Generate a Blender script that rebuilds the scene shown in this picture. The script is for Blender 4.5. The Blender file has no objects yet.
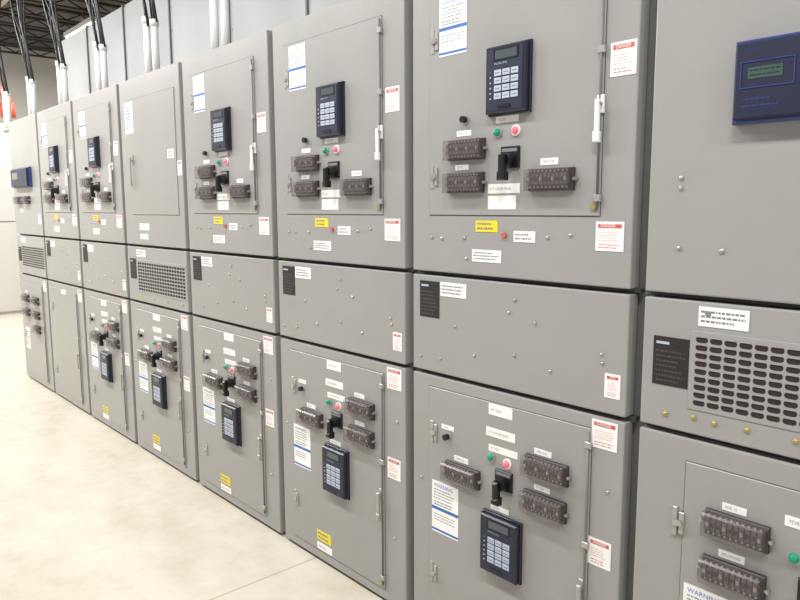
import bpy, math, random
from mathutils import Vector, Matrix
random.seed(7)
scene=bpy.context.scene
try:
    scene.view_settings.view_transform='Standard'
    scene.view_settings.look='None'
except Exception: pass

# ------------------------------------------------------------------ materials
def s2l(c):
    return tuple(((v/255)/12.92 if v/255<=.04045 else ((v/255+.055)/1.055)**2.4) for v in c)+(1,)
MATS={}
def mat(name,rgb,rough=.5,metal=0,noise=0,scale=8,bump=0,bscale=300,spec=.5,emit=None,es=1,coat=0,rvar=0):
    if name in MATS: return MATS[name]
    m=bpy.data.materials.new(name); m.use_nodes=True
    nt=m.node_tree; b=nt.nodes["Principled BSDF"]
    c=s2l(rgb)
    b.inputs["Base Color"].default_value=c
    b.inputs["Roughness"].default_value=rough
    b.inputs["Metallic"].default_value=metal
    b.inputs["Specular IOR Level"].default_value=spec
    b.inputs["Coat Weight"].default_value=coat
    if emit:
        b.inputs["Emission Color"].default_value=s2l(emit); b.inputs["Emission Strength"].default_value=es
    tc=nt.nodes.new("ShaderNodeTexCoord")
    if noise:
        n=nt.nodes.new("ShaderNodeTexNoise"); n.inputs["Scale"].default_value=scale; n.inputs["Detail"].default_value=5; n.inputs["Roughness"].default_value=.65
        nt.links.new(tc.outputs["Object"],n.inputs["Vector"])
        r=nt.nodes.new("ShaderNodeMix"); r.data_type='RGBA'
        r.inputs[6].default_value=tuple(v*(1-noise) for v in c[:3])+(1,)
        r.inputs[7].default_value=tuple(min(1,v*(1+noise)) for v in c[:3])+(1,)
        nt.links.new(n.outputs["Fac"],r.inputs[0]); nt.links.new(r.outputs[2],b.inputs["Base Color"])
        if rvar:
            mr=nt.nodes.new("ShaderNodeMapRange"); mr.inputs[3].default_value=rough-rvar; mr.inputs[4].default_value=rough+rvar
            nt.links.new(n.outputs["Fac"],mr.inputs[0]); nt.links.new(mr.outputs[0],b.inputs["Roughness"])
    if bump:
        n=nt.nodes.new("ShaderNodeTexNoise"); n.inputs["Scale"].default_value=bscale
        nt.links.new(tc.outputs["Object"],n.inputs["Vector"])
        bp=nt.nodes.new("ShaderNodeBump"); bp.inputs["Strength"].default_value=bump; bp.inputs["Distance"].default_value=.002
        nt.links.new(n.outputs["Fac"],bp.inputs["Height"]); nt.links.new(bp.outputs[0],b.inputs["Normal"])
    MATS[name]=m; return m
mat("paint",(152,151,149),.33,0,.08,2.2,.04,220,rvar=.09)
mat("paintdark",(114,113,112),.45,0,.05,3)  # door gray darkened, so the frame between doors looks shaded
mat("seam",(70,69,68),.7)
mat("dark",(32,28,28),.6)
mat("slotshade",(44,30,28),.8)  # shade inside the vent openings, painted on flat plates
mat("navy",(19,23,44),.3,coat=.3)
mat("navyface",(26,32,58),.45)
mat("bluebezel",(44,62,120),.35)
mat("lcd",(72,84,86),.2)
mat("lcddim",(58,84,76),.25)
mat("key",(172,182,198),.5)
mat("white",(238,238,236),.5)
mat("ink",(124,124,128),.6)
mat("black",(18,17,18),.35)
mat("red",(198,92,90),.5)
mat("pink",(222,176,170),.5)
mat("blue",(62,104,180),.5)
mat("yellow",(228,208,40),.5)
mat("green",(20,140,110),.25,emit=(10,130,90),es=.2)
mat("redlens",(235,120,130),.25,emit=(230,60,80),es=.3)
mat("steel",(190,186,178),.3,.85)
mat("brass",(190,170,90),.35,.7)
mat("zinc",(170,169,166),.38,.4)
mat("fin",(92,82,80),.4)
mat("brown",(58,50,50),.45)
mat("pipe",(232,232,230),.4)
mat("bus",(178,180,182),.5,0,.03,2)
mat("farcab",(205,203,199),.5,0,.02,2)
mat("wallp",(228,223,213),.7,0,.03,3)
mat("ceil",(90,86,82),.8,0,.1,4)
mat("joist",(52,47,44),.7)
mat("tube",(255,255,250),.5,emit=(255,252,246),es=5)
mat("orange",(200,84,56),.55)
m=bpy.data.materials.new("cover"); m.use_nodes=True; nt=m.node_tree; b=nt.nodes["Principled BSDF"]
b.inputs["Base Color"].default_value=(.2,.17,.17,1); b.inputs["Alpha"].default_value=.33; b.inputs["Roughness"].default_value=.22
MATS["cover"]=m
# floor
m=bpy.data.materials.new("concrete"); m.use_nodes=True; nt=m.node_tree; b=nt.nodes["Principled BSDF"]
tc=nt.nodes.new("ShaderNodeTexCoord")
n1=nt.nodes.new("ShaderNodeTexNoise"); n1.inputs["Scale"].default_value=.9; n1.inputs["Detail"].default_value=6; n1.inputs["Roughness"].default_value=.6
n2=nt.nodes.new("ShaderNodeTexNoise"); n2.inputs["Scale"].default_value=7; n2.inputs["Detail"].default_value=8; n2.inputs["Roughness"].default_value=.65
nt.links.new(tc.outputs["Object"],n1.inputs["Vector"]); nt.links.new(tc.outputs["Object"],n2.inputs["Vector"])
r=nt.nodes.new("ShaderNodeValToRGB"); r.color_ramp.elements[0].position=.3; r.color_ramp.elements[1].position=.7
r.color_ramp.elements[0].color=s2l((194,187,170)); r.color_ramp.elements[1].color=s2l((211,205,191))
nt.links.new(n1.outputs["Fac"],r.inputs[0])
mx=nt.nodes.new("ShaderNodeMix"); mx.data_type='RGBA'; mx.blend_type='MULTIPLY'; mx.inputs[0].default_value=1
r2=nt.nodes.new("ShaderNodeValToRGB"); r2.color_ramp.elements[0].position=.3; r2.color_ramp.elements[1].position=.58
r2.color_ramp.elements[0].color=(.88,.87,.84,1); r2.color_ramp.elements[1].color=(1,1,1,1)
nt.links.new(n2.outputs["Fac"],r2.inputs[0]); nt.links.new(r.outputs[0],mx.inputs[6]); nt.links.new(r2.outputs[0],mx.inputs[7])
sep=nt.nodes.new("ShaderNodeSeparateXYZ"); nt.links.new(tc.outputs["Object"],sep.inputs[0])
def line(sock,off,period,half):
    a=nt.nodes.new("ShaderNodeMath"); a.operation='ADD'; a.inputs[1].default_value=off+period*50; nt.links.new(sock,a.inputs[0])
    mo=nt.nodes.new("ShaderNodeMath"); mo.operation='MODULO'; mo.inputs[1].default_value=period; nt.links.new(a.outputs[0],mo.inputs[0])
    l=nt.nodes.new("ShaderNodeMath"); l.operation='LESS_THAN'; l.inputs[1].default_value=half; nt.links.new(mo.outputs[0],l.inputs[0]); return l.outputs[0]
la=line(sep.outputs[1],3.0,9,.01); lb=line(sep.outputs[0],2.55,7,.01)
mm=nt.nodes.new("ShaderNodeMath"); mm.operation='MAXIMUM'; nt.links.new(la,mm.inputs[0]); nt.links.new(lb,mm.inputs[1])
sc=nt.nodes.new("ShaderNodeMath"); sc.operation='MULTIPLY'; sc.inputs[1].default_value=.5; nt.links.new(mm.outputs[0],sc.inputs[0])
mx2=nt.nodes.new("ShaderNodeMix"); mx2.data_type='RGBA'; nt.links.new(sc.outputs[0],mx2.inputs[0]); nt.links.new(mx.outputs[2],mx2.inputs[6]); mx2.inputs[7].default_value=s2l((150,132,90))
nt.links.new(mx2.outputs[2],b.inputs["Base Color"])
b.inputs["Roughness"].default_value=.25
MATS["concrete"]=m

# ------------------------------------------------------------------ mesh builder (cm)
_tc={}
def textmesh(s):
    if s in _tc: return _tc[s]
    c=bpy.data.curves.new("tmp","FONT"); c.body=s; c.resolution_u=2
    o=bpy.data.objects.new("tmp",c); scene.collection.objects.link(o)
    dg=bpy.context.evaluated_depsgraph_get(); me=o.evaluated_get(dg).to_mesh()
    vs=[v.co.copy() for v in me.vertices]; fs=[tuple(p.vertices) for p in me.polygons]
    o.evaluated_get(dg).to_mesh_clear(); bpy.data.objects.remove(o); bpy.data.curves.remove(c)
    x0=min(v.x for v in vs);x1=max(v.x for v in vs);y0=min(v.y for v in vs);y1=max(v.y for v in vs)
    _tc[s]=([((v.x-x0)/(x1-x0),(v.y-y0)/(y1-y0)) for v in vs],fs,(x1-x0)/(y1-y0)); return _tc[s]
class MB:
    def __init__(s): s.v=[];s.f=[];s.m=[];s.names=[];s.smooth=[]
    def mi(s,n):
        if n not in s.names: s.names.append(n)
        return s.names.index(n)
    def add(s,vs,fs,m,sm=False):
        o=len(s.v); s.v+=[tuple(v) for v in vs]; k=s.mi(m)
        for f in fs: s.f.append([i+o for i in f]); s.m.append(k); s.smooth.append(sm)
    def box(s,x0,x1,y0,y1,z0,z1,m):
        s.add([(x0,y0,z0),(x1,y0,z0),(x1,y1,z0),(x0,y1,z0),(x0,y0,z1),(x1,y0,z1),(x1,y1,z1),(x0,y1,z1)],
              [(0,1,5,4),(1,2,6,5),(2,3,7,6),(3,0,4,7),(4,5,6,7),(3,2,1,0)],m)
    def cbox(s,x0,x1,z0,z1,yb,d,m,ch=.3):   # chamfered box standing proud of plane yb toward -y
        y=yb-d; yc=y+ch
        V=[(x0,yb,z0),(x1,yb,z0),(x1,yb,z1),(x0,yb,z1),(x0,yc,z0),(x1,yc,z0),(x1,yc,z1),(x0,yc,z1),
           (x0+ch,y,z0+ch),(x1-ch,y,z0+ch),(x1-ch,y,z1-ch),(x0+ch,y,z1-ch)]
        F=[(8,9,10,11)]
        for i in range(4):
            j=(i+1)%4; F+=[(i,j,4+j,4+i),(4+i,4+j,8+j,8+i)]
        F+=[(3,2,1,0)]
        s.add(V,F,m)
    def ring(s,x0,x1,z0,z1,w,yb,d,m):
        for a in((x0,x1,z0,z0+w),(x0,x1,z1-w,z1),(x0,x0+w,z0+w,z1-w),(x1-w,x1,z0+w,z1-w)):
            s.box(a[0],a[1],yb-d,yb,a[2],a[3],m)
    def cyl(s,cx,cz,r,yb,d,m,n=14,r2=None,dome=0):
        r2=r if r2 is None else r2
        V=[];F=[]
        for k in range(n):
            a=2*math.pi*k/n; V.append((cx+r*math.cos(a),yb,cz+r*math.sin(a)))
        for k in range(n):
            a=2*math.pi*k/n; V.append((cx+r2*math.cos(a),yb-d,cz+r2*math.sin(a)))
        for k in range(n):
            j=(k+1)%n; F.append((k,j,n+j,n+k))
        if dome:
            for k in range(n):
                a=2*math.pi*k/n; V.append((cx+r2*.6*math.cos(a),yb-d-dome*.75,cz+r2*.6*math.sin(a)))
            V.append((cx,yb-d-dome,cz))
            for k in range(n):
                j=(k+1)%n; F.append((n+k,n+j,2*n+j,2*n+k)); F.append((2*n+k,2*n+j,3*n))
            s.add(V,F,m,True)
        else:
            s.add(V,F,m,False); o=len(s.v)-2*n
            s.f.append([o+n+k for k in range(n)]); s.m.append(s.mi(m)); s.smooth.append(False)
    def tube(s,pts,r,m,n=8):
        pts=[Vector(p) for p in pts]; V=[];F=[]
        for i,p in enumerate(pts):
            t=(pts[min(i+1,len(pts)-1)]-pts[max(i-1,0)]).normalized()
            u=t.cross(Vector((0,1,0.01)));
            if abs(t.y)>.9: u=t.cross(Vector((1,0,0)))
            u.normalize(); w=t.cross(u)
            for k in range(n):
                a=2*math.pi*k/n; V.append(p+u*r*math.cos(a)+w*r*math.sin(a))
        for i in range(len(pts)-1):
            for k in range(n):
                j=(k+1)%n; F.append((i*n+k,i*n+j,(i+1)*n+j,(i+1)*n+k))
        F.append(tuple(range(n))[::-1]); F.append(tuple((len(pts)-1)*n+k for k in range(n)))
        s.add(V,F,m,True)
    def stadium(s,x0,x1,z0,z1,y,m):
        r=(z1-z0)/2; V=[]
        for k in range(6):
            a=-math.pi/2+math.pi*k/5; V.append((x1-r+r*math.cos(a),y,(z0+z1)/2+r*math.sin(a)))
        for k in range(6):
            a=math.pi/2+math.pi*k/5; V.append((x0+r+r*math.cos(a),y,(z0+z1)/2+r*math.sin(a)))
        s.add(V,[tuple(range(12))],m)
    def text(s,t,x0,z0,h,m,y,maxw=None):
        v,f,asp=textmesh(t); w=h*asp
        if maxw and w>maxw: w=maxw
        s.add([(x0+a*w,y,z0+b*h) for a,b in v],f,m)
    def obj(s,name,parent=None,loc=(0,0,0),bevel=0,scale=.01):
        me=bpy.data.meshes.new(name); me.from_pydata([(a*scale,b*scale,c*scale) for a,b,c in s.v],[],s.f)
        for n in s.names: me.materials.append(MATS[n])
        me.polygons.foreach_set("material_index",s.m); me.polygons.foreach_set("use_smooth",s.smooth); me.update()
        o=bpy.data.objects.new(name,me); scene.collection.objects.link(o); o.location=loc
        if parent: o.parent=parent
        if bevel:
            b=o.modifiers.new("bevel","BEVEL"); b.width=bevel; b.segments=2; b.limit_method='ANGLE'
        return o

# ------------------------------------------------------------------ parts
def bars(b,x0,x1,z0,z1,n,y,m="ink",fill=.45,rag=True):
    p=(z1-z0)/n
    for i in range(n):
        zt=z1-i*p-p*(1-fill)/2; x=x0
        end=x1-(random.random()*.3*(x1-x0) if rag else 0)
        while x<end-.15:
            w=min(random.uniform(.35,1.3),end-x); b.box(x,x+w,y-.02,y,zt-p*fill,zt,m); x+=w+.25
WORDS=["BKR CONTROL","TRIP COIL","CT SHORTING","CLOSE","POSITION","52-TM","PT TEST","FDR 12","LOCAL/REM","CS 101"]
def label(b,x0,x1,z0,z1,n=1,y=-.42,plate="white",ink="ink"):
    b.box(x0,x1,y-.12,y+.1,z0,z1,plate)
    mx=min(.6,(x1-x0)*.08); mz=(z1-z0)*.14
    if n==1:
        b.text(random.choice(WORDS),x0+mx*1.8,z0+(z1-z0)*.33,min((z1-z0)*.34,.9),"ink",y-.14,x1-x0-3.6*mx)
    elif n: bars(b,x0+mx,x1-mx,z0+mz,z1-mz,n,y-.12,ink)
def danger(b,x0,x1,z0,z1,y=-.05,word="DANGER",hd="red"):
    b.box(x0,x1,y-.1,y,z0,z1,"white"); h=z1-z0
    b.box(x0+.7,x1-.7,y-.14,y-.1,z1-h*.22,z1-.7,hd)
    b.text(word,x0+1.6,z1-h*.19,h*.1,"white",y-.17,x1-x0-3.2)
    bars(b,x0+1.0,x1-1.0,z0+h*.32,z1-h*.34,4,y-.1,"pink",.42)
    bars(b,x0+1.0,x1-1.0,z0+h*.07,z0+h*.26,2,y-.1,"red",.35)
def arcflash(b,x0,x1,z0,z1,y):
    b.box(x0,x1,y-.1,y,z0,z1,"white"); h=z1-z0
    b.text("WARNING",x0+1,z1-h*.12,h*.07,"blue",y-.13,x1-x0-2)
    bars(b,x0+1,x1-1,z1-h*.36,z1-h*.14,4,y-.1,"ink",.35)
    b.box(x0,x1,y-.14,y-.1,z0+h*.44,z0+h*.5,"blue")
    bars(b,x0+1,x1-1,z0+h*.52,z0+h*.62,2,y-.1)
    bars(b,x0+1,x1-1,z0+h*.22,z0+h*.38,3,y-.1,"ink",.3)
    b.box(x0,x1,y-.14,y-.1,z0+h*.03,z0+h*.07,"blue")
def bolt(b,x,z,y=0,m="steel",r=.75):
    b.cyl(x,z,r*1.25,y,.12,"zinc",10); b.cyl(x,z,r,y-.12,.3,m,10,r*.85,.2)
def relay(P,x0,z0,w=15.5,h=20,y=-.4):
    b=MB()
    b.cbox(x0-.5,x0+w+.5,z0-.5,z0+h+.5,y,1.0,"navy",.2)
    b.cbox(x0,x0+w,z0,z0+h,y-1,2.0,"navy",.5); f=y-3
    b.box(x0+.9,x0+w-.9,f-.08,f,z0+.9,z0+h-.9,"navyface")
    f-=.08
    b.box(x0+w*.26,x0+w*.80,f-.06,f,z0+h*.80,z0+h*.93,"lcd"); b.ring(x0+w*.22,x0+w*.84,z0+h*.78,z0+h*.95,.35,f,.14,"black")
    b.text("PROTECTION",x0+w*.25,z0+h*.72,.55,"key",f-.05,w*.35)
    for r_ in range(4):
        for c_ in range(3):
            xx=x0+w*(.25+c_*.21); zz=z0+h*(.55-r_*.115)
            b.cbox(xx,xx+w*.18,zz,zz+h*.092,f,.25,"key",.08)
            b.box(xx+.5,xx+w*.18-.5,f-.28,f-.25,zz+h*.038,zz+h*.053,"ink")
    for r_ in range(6): b.cyl(x0+w*.15,z0+h*(.62-r_*.08),.28,f,.12,"green" if r_==0 else "key",8)
    b.box(x0+w*.35,x0+w*.65,f-.2,f,z0+h*.07,z0+h*.12,"black")
    b.obj("protective_relay",P)
def testblock(P,x0,z0,w=16,h=6.6,y=-.4):
    b=MB(); b.cbox(x0,x0+w,z0,z0+h,y,1.2,"brown",.25)
    b.box(x0+.5,x0+w-.5,y-1.5,y-1.2,z0+.6,z0+h-.6,"black")
    n=10; p=(w-1.6)/n
    for i in range(n):
        xx=x0+.8+i*p
        b.box(xx+.15,xx+p-.25,y-2.7,y-1.5,z0+h*.3,z0+h*.78,"fin")
        b.box(xx+.3,xx+p-.4,y-3.0,y-2.7,z0+h*.45,z0+h*.6,"black" if i%3 else "steel")
        b.cyl(xx+p/2-.05,z0+h*.17,.3,y-1.5,.5,"steel",8); b.cyl(xx+p/2-.05,z0+h*.88,.3,y-1.5,.5,"steel",8)
    b.cbox(x0+.1,x0+w-.1,z0+.1,z0+h-.1,y-1.2,2.9,"cover",.5)
    b.cyl(x0+w+.6,z0+h*.5,.55,y,1.6,"steel",8); b.cyl(x0-.6,z0+h*.5,.55,y,1.6,"steel",8)
    b.obj("test_switch_block",P)
def pistol(P,cx,cz,y=-.4):
    b=MB(); b.cbox(cx-3.6,cx+3.6,cz-1.5,cz+5.2,y,.8,"black",.25)
    b.box(cx-3.0,cx+3.0,y-.85,y-.8,cz+3.6,cz+4.6,"ink")
    b.cyl(cx,cz+1,2.3,y-.8,2.8,"black",16,2.0)
    b.cbox(cx-1.1,cx+1.1,cz-4.6,cz+2.6,y-3.2,2.2,"black",.6)
    b.cbox(cx-1.5,cx+1.5,cz-5.2,cz-2.6,y-2.8,2.8,"black",.7)
    b.obj("breaker_control_switch",P)
def lamp(b,x,z,m,y=-.4):
    b.cyl(x,z,1.7,y,.5,"zinc" if m=="green" else "white",16); b.cyl(x,z,1.2,y-.5,.7,m,16,1.1,.6)
def latch(b,x,z,y=-.4):
    b.cbox(x-1.6,x-.2,z,z+8,0,.7,"zinc",.15); b.cbox(x+.4,x+1.8,z+1,z+7,y,.6,"zinc",.15)
    b.box(x-1,x+1.2,y-1.0,y-.3,z+3.2,z+4.8,"steel"); b.cyl(x+1.1,z+4,.6,y-.6,.8,"steel",8)
def handle(b,x,z,y=-.3,L=12,m="zinc"):
    b.cbox(x-1.1,x+1.1,z+L-4.5,z+L+.5,y,.8,m,.2); b.cyl(x,z+L-2,.9,y-.8,1.4,"steel",10)
    b.cbox(x-.75,x+.75,z,z+L-.8,y-1.6,.9,m,.3); b.cbox(x-1.05,x+1.05,z-.4,z+2.6,y-1.5,1.2,m,.35)
def innerdoor(P,x0,x1,z0,z1,rod=True):
    b=MB(); b.ring(x0-.2,x1+.2,z0-.2,z1+.2,.8,0,.06,"seam"); b.cbox(x0,x1,z0,z1,0,.4,"paint",.2)
    if rod:
        b.tube([(x1-.6,-.9,z0+2),(x1-.6,-.9,z1-1)],.35,"paintdark",8)
        for zz in (z0+5,(z0+z1)/2+9,z1-5): b.cbox(x1-1.6,x1+.5,zz-1,zz+1,-.3,1.1,"zinc",.2)
        b.cyl(x1-1.8,z0+2.6,.9,-.4,.6,"brass",10)
    b.obj("instrument_door",P)
def breaker_face(P,k,lower=False):
    b=MB(); s=2 if k==1 else 0
    if not lower:
        innerdoor(P,9.5,75.5+s,157,229)
        relay(P,37.3,188.3)
        testblock(P,19.3,175); testblock(P,19.0,164.3); testblock(P,53.3,164.3)
        pistol(P,45.6,173)
        arcflash(b,14.3,26.6,209.5,228,-.42)
        danger(b,77.3+s,85+s,194.3,203.2)
        label(b,39.5,48.5,185.6,187.6,1); label(b,22.6,29,182.8,184.6,1); label(b,22,28,171.8,173.6,1); label(b,57,63.3,171.9,173.9,1)
        label(b,36.5,49.4,163.9,166.9,1); label(b,36.6,48,158.9,163.2,0)
        b.cyl(26.5,188,1.5,-.4,.4,"zinc",12); b.cyl(26.5,188,1.1,-.8,1.6,"black",12)
        lamp(b,40.4,182.8,"green"); lamp(b,47.6,182.9,"redlens")
        b.box(31,40.4,-.16,0,151.6,155.3,"yellow"); bars(b,31.8,39.6,152,155,2,-.16,"ink")
        label(b,47,55.3,148.8,152.2,2,-.05); b.cyl(43.3,150.8,.9,0,.9,"red",10)
        label(b,29.6,42,141.8,145.8,3,-.05)
        danger(b,76.4,85.2,147.3,155.5)
        latch(b,12,211); latch(b,12,166); handle(b,75+s,177.5,-.3,12,"pipe")
        for x,zz in ((10.5,149.2),(15.5,149),(26,149.5),(27,142.6),(60,150.5),(68,151.5)): bolt(b,x,zz,0,"steel",.55)
    else:
        innerdoor(P,9.2,75.2+s,6,95.5)
        relay(P,37,37.6)
        testblock(P,18.6,63.8); testblock(P,54,75.6); testblock(P,53.6,63.8)
        pistol(P,45,68.4)
        arcflash(b,11.2,24.4,41.5,61,-.42)
        danger(b,77.2,85.5,90.3,98.7); danger(b,77.2,84.8,54.3,62.7)
        label(b,38,48,91.4,95.2,1,-.42); label(b,37,49.3,84,87,1); label(b,38.2,50.4,78.9,81.2,1)
        label(b,22.3,29,71.2,73.1,1); label(b,57,63.5,82.8,84.7,1); label(b,57.2,63.3,71.2,73,1); label(b,39.4,47.2,58.9,60.6,1)
        b.cyl(19.2,79,1.5,-.4,.4,"zinc",12); b.cyl(19.2,79,1.1,-.8,1.6,"black",12); label(b,16,22,81.3,83,1)
        lamp(b,39.5,77,"green"); lamp(b,46.3,76.4,"redlens")
        b.box(28.3,39,-.56,-.4,11,15.6,"yellow"); bars(b,29,38.4,11.5,15.2,2,-.56,"ink")
        label(b,28.3,39.5,6.6,9.8,1,-.42)
        latch(b,12,75); latch(b,12,21); handle(b,73.8+s,36)
        for x,zz in ((5,60),(81,30),(83,78)): bolt(b,x,zz,0,"steel",.5)
    b.obj("labels_and_hardware",P)
def doorpan(P,name,z0,z1,x0=.6,x1=87.6):
    b=MB(); b.box(x0,x1,0,4.6,z0,z1,"paint"); b.obj(name,P,bevel=.004)
def nameplate(b,x0,z0,w=9.8,h=13):
    b.box(x0,x0+w,-.15,0,z0,z0+h,"dark"); b.box(x0+.8,x0+w*.45,-.19,-.15,z0+h-2.0,z0+h-1.3,"key")
    bars(b,x0+.8,x0+w-.8,z0+.6,z0+h-3.2,7,-.15,"seam",.3)
def vent(b,x0,x1,z0,z1):
    b.cbox(x0-1.2,x1+1.2,z0-1,z1+1,0,.25,"paint",.12)
    nx=int((x1-x0)/3.6); nz=int((z1-z0)/2.05)
    for i in range(nx):
        for j in range(nz):
            a=x0+i*3.6+.25; c=z0+j*2.05+.3
            b.stadium(a,a+3.15,c,c+1.5,-.27,"slotshade"); b.box(a+.4,a+2.7,-.5,-.25,c+1.42,c+1.6,"paint")

X0=-.9671; W=.914
def cab(k): 
    e=bpy.data.objects.new("switchgear_cabinet",None); scene.collection.objects.link(e); e.location=(X0-W*k,0,0); e.empty_display_size=.3
    return e
for k in range(-1,8):
    P=cab(k)
    b=MB()
    b.box(.0,91.2,5.4,230,1.0,238.2,"paintdark"); b.box(.6,90.6,7,225,0,1,"dark")
    for z in range(10,236,14): b.cyl(89.6,z,.4,5.4,.25,"steel",8)
    b.box(.5,89,3.0,5.4,99.6,100.8,"seam"); b.box(.5,89,3.0,5.4,136,137.2,"seam")
    b.obj("frame",P,bevel=.003)
    doorpan(P,"upper_door",137.2,238.6); doorpan(P,"middle_panel",101,135.7); doorpan(P,"lower_door",1.6,99.5)
    h=MB()
    if k in(0,-1):
        h.cbox(22,62,178.6,197.4,0,2.2,"bluebezel",.4); h.cbox(23,61,179.5,196.5,-2.2,2.0,"navyface",.4)
        h.ring(24.3,36,186.2,192.2,.25,-4.2,.15,"bluebezel"); h.box(26,33.5,-4.3,-4.2,188.2,190.8,"lcddim"); bars(h,26.4,33.2,188.5,190.6,2,-4.3,"navy",.25)
        h.text("MONITOR",25,194.5,.5,"bluebezel",-4.24); bars(h,25,34,181.5,184.6,2,-4.2,"bluebezel",.18)
        for i in range(4):
            for j in range(3): h.cbox(42+i*4.2,45+i*4.2,182+j*4.2,184.8+j*4.2,-4.2,.3,"key",.1)
        for x,z in((9.3,166.8),(9.4,164.2),(20.5,148.7),(9.5,149)): bolt(h,x,z,0,"steel",.6)
        label(h,15.6,28,129.6,134.6,3,-.05); h.cyl(18,132.8,.8,-.17,.05,"ink"); nameplate(h,3.8,112.6); 
        vent(h,15,87,108.6,127.2)
        for x,z in((8,105),(15.6,105.6),(21,105.2),(29,105.4),(40,105.3),(52,105.4)): bolt(h,x,z,0,"brass",.65)
        innerdoor(P,14.3,80,6,93.5)
        testblock(P,20.5,76.4,15.6); testblock(P,20.3,63.8,15.6); testblock(P,56,76.4); testblock(P,56,63.8)
        label(h,24.3,30.3,83.7,85.6,1); label(h,39,50,84.6,87.2,1); label(h,24,30.5,71.1,73.1,1)
        lamp(h,41.7,77.5,"green"); lamp(h,48.5,77.5,"redlens"); pistol(P,46.5,68); relay(P,39,37.6)
        latch(h,13,72.5); arcflash(h,15.5,27,42,60.5,-.42); handle(h,78.4,36)
    elif k in(1,2,3,5,6):
        breaker_face(P,k,False)
        nameplate(h,4.4,120.7); label(h,14.8,27,128.9,133.8,3,-.05)
        danger(h,80.8,85.8,105.8,112.8,-.05,"WARNING","orange")
        for x,z in((47.9,130.5),(48,112.8),(79.6,118),(79.9,115.5),(56,124),(45.5,126.3),(31,110),(22,119),(15,106.5),(62,110),(5,106)): bolt(h,x,z,0,"steel",.5)
        if k!=6: breaker_face(P,k,True)
        else:
            innerdoor(P,9.2,75.2,6,95.5); latch(h,12,75); latch(h,12,21); handle(h,73.8,36); label(h,38,48,91.4,95.2,1); danger(h,77,86,89,98)
    elif k==4:
        innerdoor(P,13.4,81,156,226,False)
        label(h,9.5,22,206,225,8,-.42,"white","blue"); handle(h,19,174,-.4,18); label(h,23.5,38,146.5,150.5,1,-.05); label(h,24,36,140.8,144,1,-.05)
        label(h,70,78,188,193,2,-.42); danger(h,81.5,87,178,186)
        nameplate(h,4.4,115); vent(h,17,86,108,127); label(h,16,30,129.6,134,2,-.05)
        for x in(20,40,60,80): bolt(h,x,104.6,0,"brass",.65)
        breaker_face(P,k,True)
    else:
        h.cbox(12,66,178.6,196,0,2.2,"bluebezel",.4); h.cbox(13,65,179.5,195,-2.2,2,"navyface",.4); h.box(18,36,-4.3,-4.2,186,192,"lcd")
        testblock(P,14,164.5); testblock(P,40,164.5); label(h,20,30,157,160,1,-.05); danger(h,76,85,147,155)
        nameplate(h,4.4,112); vent(h,17,86,108,127); label(h,16,30,129.6,134,2,-.05)
        innerdoor(P,9.2,75.2,6,93.5)
        testblock(P,16,75); testblock(P,16,62); testblock(P,46,75); testblock(P,46,62); testblock(P,46,49); label(h,20,26,83,85,1)
        latch(h,12,40); label(h,12,24,30,50,6,-.42); danger(h,77,86,89,98)
    h.obj("panel_fittings",P)

# ------------------------------------------------------------------ bus enclosure behind / above the row
b=MB(); xl=(X0-W*8)*100+20
xs=xl; b.box(xl,60,70,230,238.5,332,"bus")
while xs<60:
    b.box(xs+1,min(xs+90.2,60)-.2,69,70,241,330,"bus")
    b.box(xs-.6,xs+1.2,67.6,70,239,332,"paintdark")
    for z in range(246,330,16): b.cyl(xs+3.4,z,.7,69,.4,"steel",8)
    xs+=91.4
b.obj("bus_enclosure",bevel=.003)

for i in range(3,9):
    bx=(X0-W*i)*100
    b=MB()
    for dx,t in ((1,282),(13,278)):
        b.tube([(bx+dx,20,238.7),(bx+dx,20,t-2)],2.3,"pipe",14)
        b.tube([(bx+dx,20,t-4),(bx+dx,20,t)],2.9,"pipe",14)
        b.tube([(bx+dx,20,238.5),(bx+dx,20,242)],3.4,"zinc",14)
    for dx,sx in((1,-18),(13,-6),(2.5,14),(0,30),(12,-34),(14,22)):
        pts=[]
        for t in range(13):
            u=t/12; pts.append((bx+dx+sx*math.sin(u*math.pi*.5)*u*2.2+3*math.sin(u*9+dx),20-6*math.sin(u*3.1),276+144*u))
        b.tube(pts,1.0 if abs(sx)<20 else .7,"black",6)
    b.obj("conduit_riser")

# ------------------------------------------------------------------ room
def room(name,args,m):
    b=MB(); b.box(*args,m); return b.obj(name)
room("floor",(-1400,500,-600,400,-10,0),"concrete")
room("wall_left",(-1410,-1400,-600,400,0,440),"wallp")
room("wall_back",(-1400,500,400,410,0,440),"wallp")
room("ceiling",(-1400,500,-600,400,440,450),"ceil")
b=MB()
for x in range(-1380,490,70):
    b.box(x,x+7,-598,398,425,427,"joist"); b.box(x,x+7,-598,398,437,440,"joist")
    for y in range(-590,380,40): b.tube([(x+3.5,y,427),(x+3.5,y+20,437),(x+3.5,y+40,427)],1,"joist",5)
b.obj("ceiling_joists")
b=MB()
b.box(-1130,480,30,36,402,410,"zinc"); b.box(-1130,480,55,61,402,410,"zinc")
for x in range(-1125,480,45): b.box(x,x+3,36,55,402,404,"zinc")
for x in range(-1110,480,200): b.tube([(x,33,410),(x,33,440)],.6,"steel",6); b.tube([(x,58,410),(x,58,440)],.6,"steel",6)
b.obj("cable_tray")
for j,y in enumerate((-40,52,144,236)):
    b=MB(); b.box(-1395,-1205,y,y+90,0,288,"farcab")
    b.box(-1205,-1202,y+1,y+89,4,140,"farcab"); b.box(-1205,-1202,y+1,y+89,142,286,"farcab")
    b.box(-1202,-1200.5,y+78,y+81,70,86,"black"); b.box(-1202,-1200.5,y+78,y+81,190,206,"black"); b.box(-1202,-1201.6,y+20,y+50,240,252,"white")
    b.obj("electrical_panel",bevel=.004)
b=MB()
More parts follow.
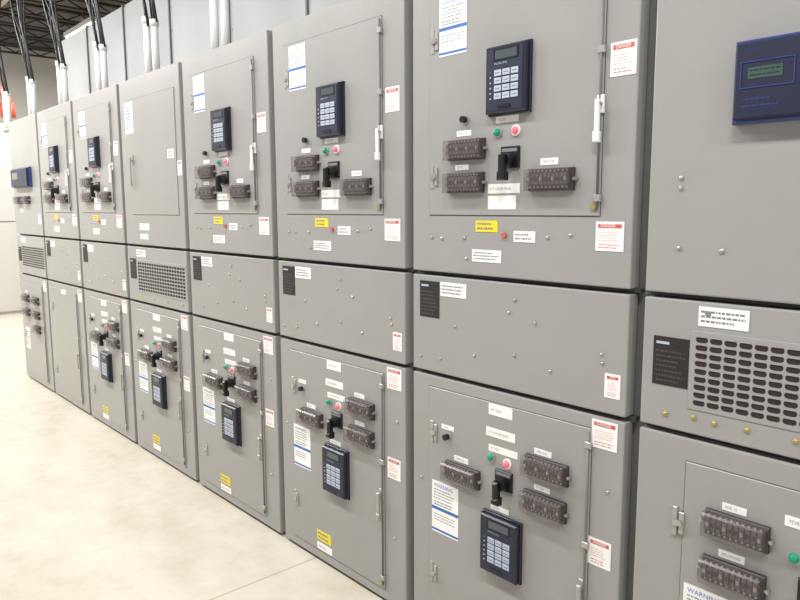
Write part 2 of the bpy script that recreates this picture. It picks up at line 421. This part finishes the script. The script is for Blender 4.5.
b.tube([(-1160,78,440),(-1160,78,352),(-1160,80,342),(-1160,86,334),(-1160,94,330),(-1160,99,324),(-1160,101,316),(-1160,101,300)],6.5,"orange",14)
b.tube([(-1160,78,352),(-1160,78,364)],10,"orange",14); b.tube([(-1160,101,292),(-1160,101,312)],10,"orange",14)
b.obj("sprinkler_pipe")
# lights
for i,x in enumerate(range(-1250,300,250)):
    yy=-170
    b=MB(); b.box(x-60,x+60,yy-8,yy+8,408,414,"white"); b.box(x-58,x+58,yy-6,yy+6,406.5,408,"tube")
    b.tube([(x-50,yy,414),(x-50,yy,440)],.5,"steel",6); b.tube([(x+50,yy,414),(x+50,yy,440)],.5,"steel",6)
    b.obj("added_far_fixture")
    L=bpy.data.lights.new("added_far_lamp","AREA"); L.shape='RECTANGLE'; L.size=1.2; L.size_y=.3; L.energy=150 if x<-700 else 122 if x<-300 else 84; L.color=(1,.985,.96)
    o=bpy.data.objects.new("added_far_lamp",L); o.location=(x/100,yy/100,4.05); scene.collection.objects.link(o)
L=bpy.data.lights.new("added_far_lamp","AREA"); L.shape='RECTANGLE'; L.size=1.2; L.size_y=.3; L.energy=110  # extra lamp added to brighten the far left end
o=bpy.data.objects.new("added_far_lamp",L); o.location=(-10.6,1.8,4.05); scene.collection.objects.link(o)
b=MB(); b.box(-1120,-1000,172,188,408,414,"white"); b.box(-1118,-1002,174,186,406.5,408,"tube"); b.tube([(-1060,180,414),(-1060,180,440)],.5,"steel",6); b.obj("added_far_fixture")  # glowing fixture added to go with the extra far-end lamp
w=bpy.data.worlds.new("world"); scene.world=w; w.use_nodes=True
w.node_tree.nodes["Background"].inputs[0].default_value=(1,.99,.985,1); w.node_tree.nodes["Background"].inputs[1].default_value=.58

# ------------------------------------------------------------------ camera
a,pt,r=.7288,.1301,-.0041
R=Vector((math.sin(a),math.cos(a),0)); Fv=Vector((-math.cos(a)*math.cos(pt),math.sin(a)*math.cos(pt),-math.sin(pt)))
U=R.cross(Fv); Rc=R*math.cos(r)+U*math.sin(r); Uc=U*math.cos(r)-R*math.sin(r)
M=Matrix((( Rc.x,Uc.x,-Fv.x,0),(Rc.y,Uc.y,-Fv.y,-1.7386),(Rc.z,Uc.z,-Fv.z,1.5951),(0,0,0,1)))
c=bpy.data.objects.new("camera",bpy.data.cameras.new("camera")); scene.collection.objects.link(c); c.matrix_world=M
c.data.sensor_width=36; c.data.lens=704.23*36/800; c.data.clip_start=.05
scene.camera=c
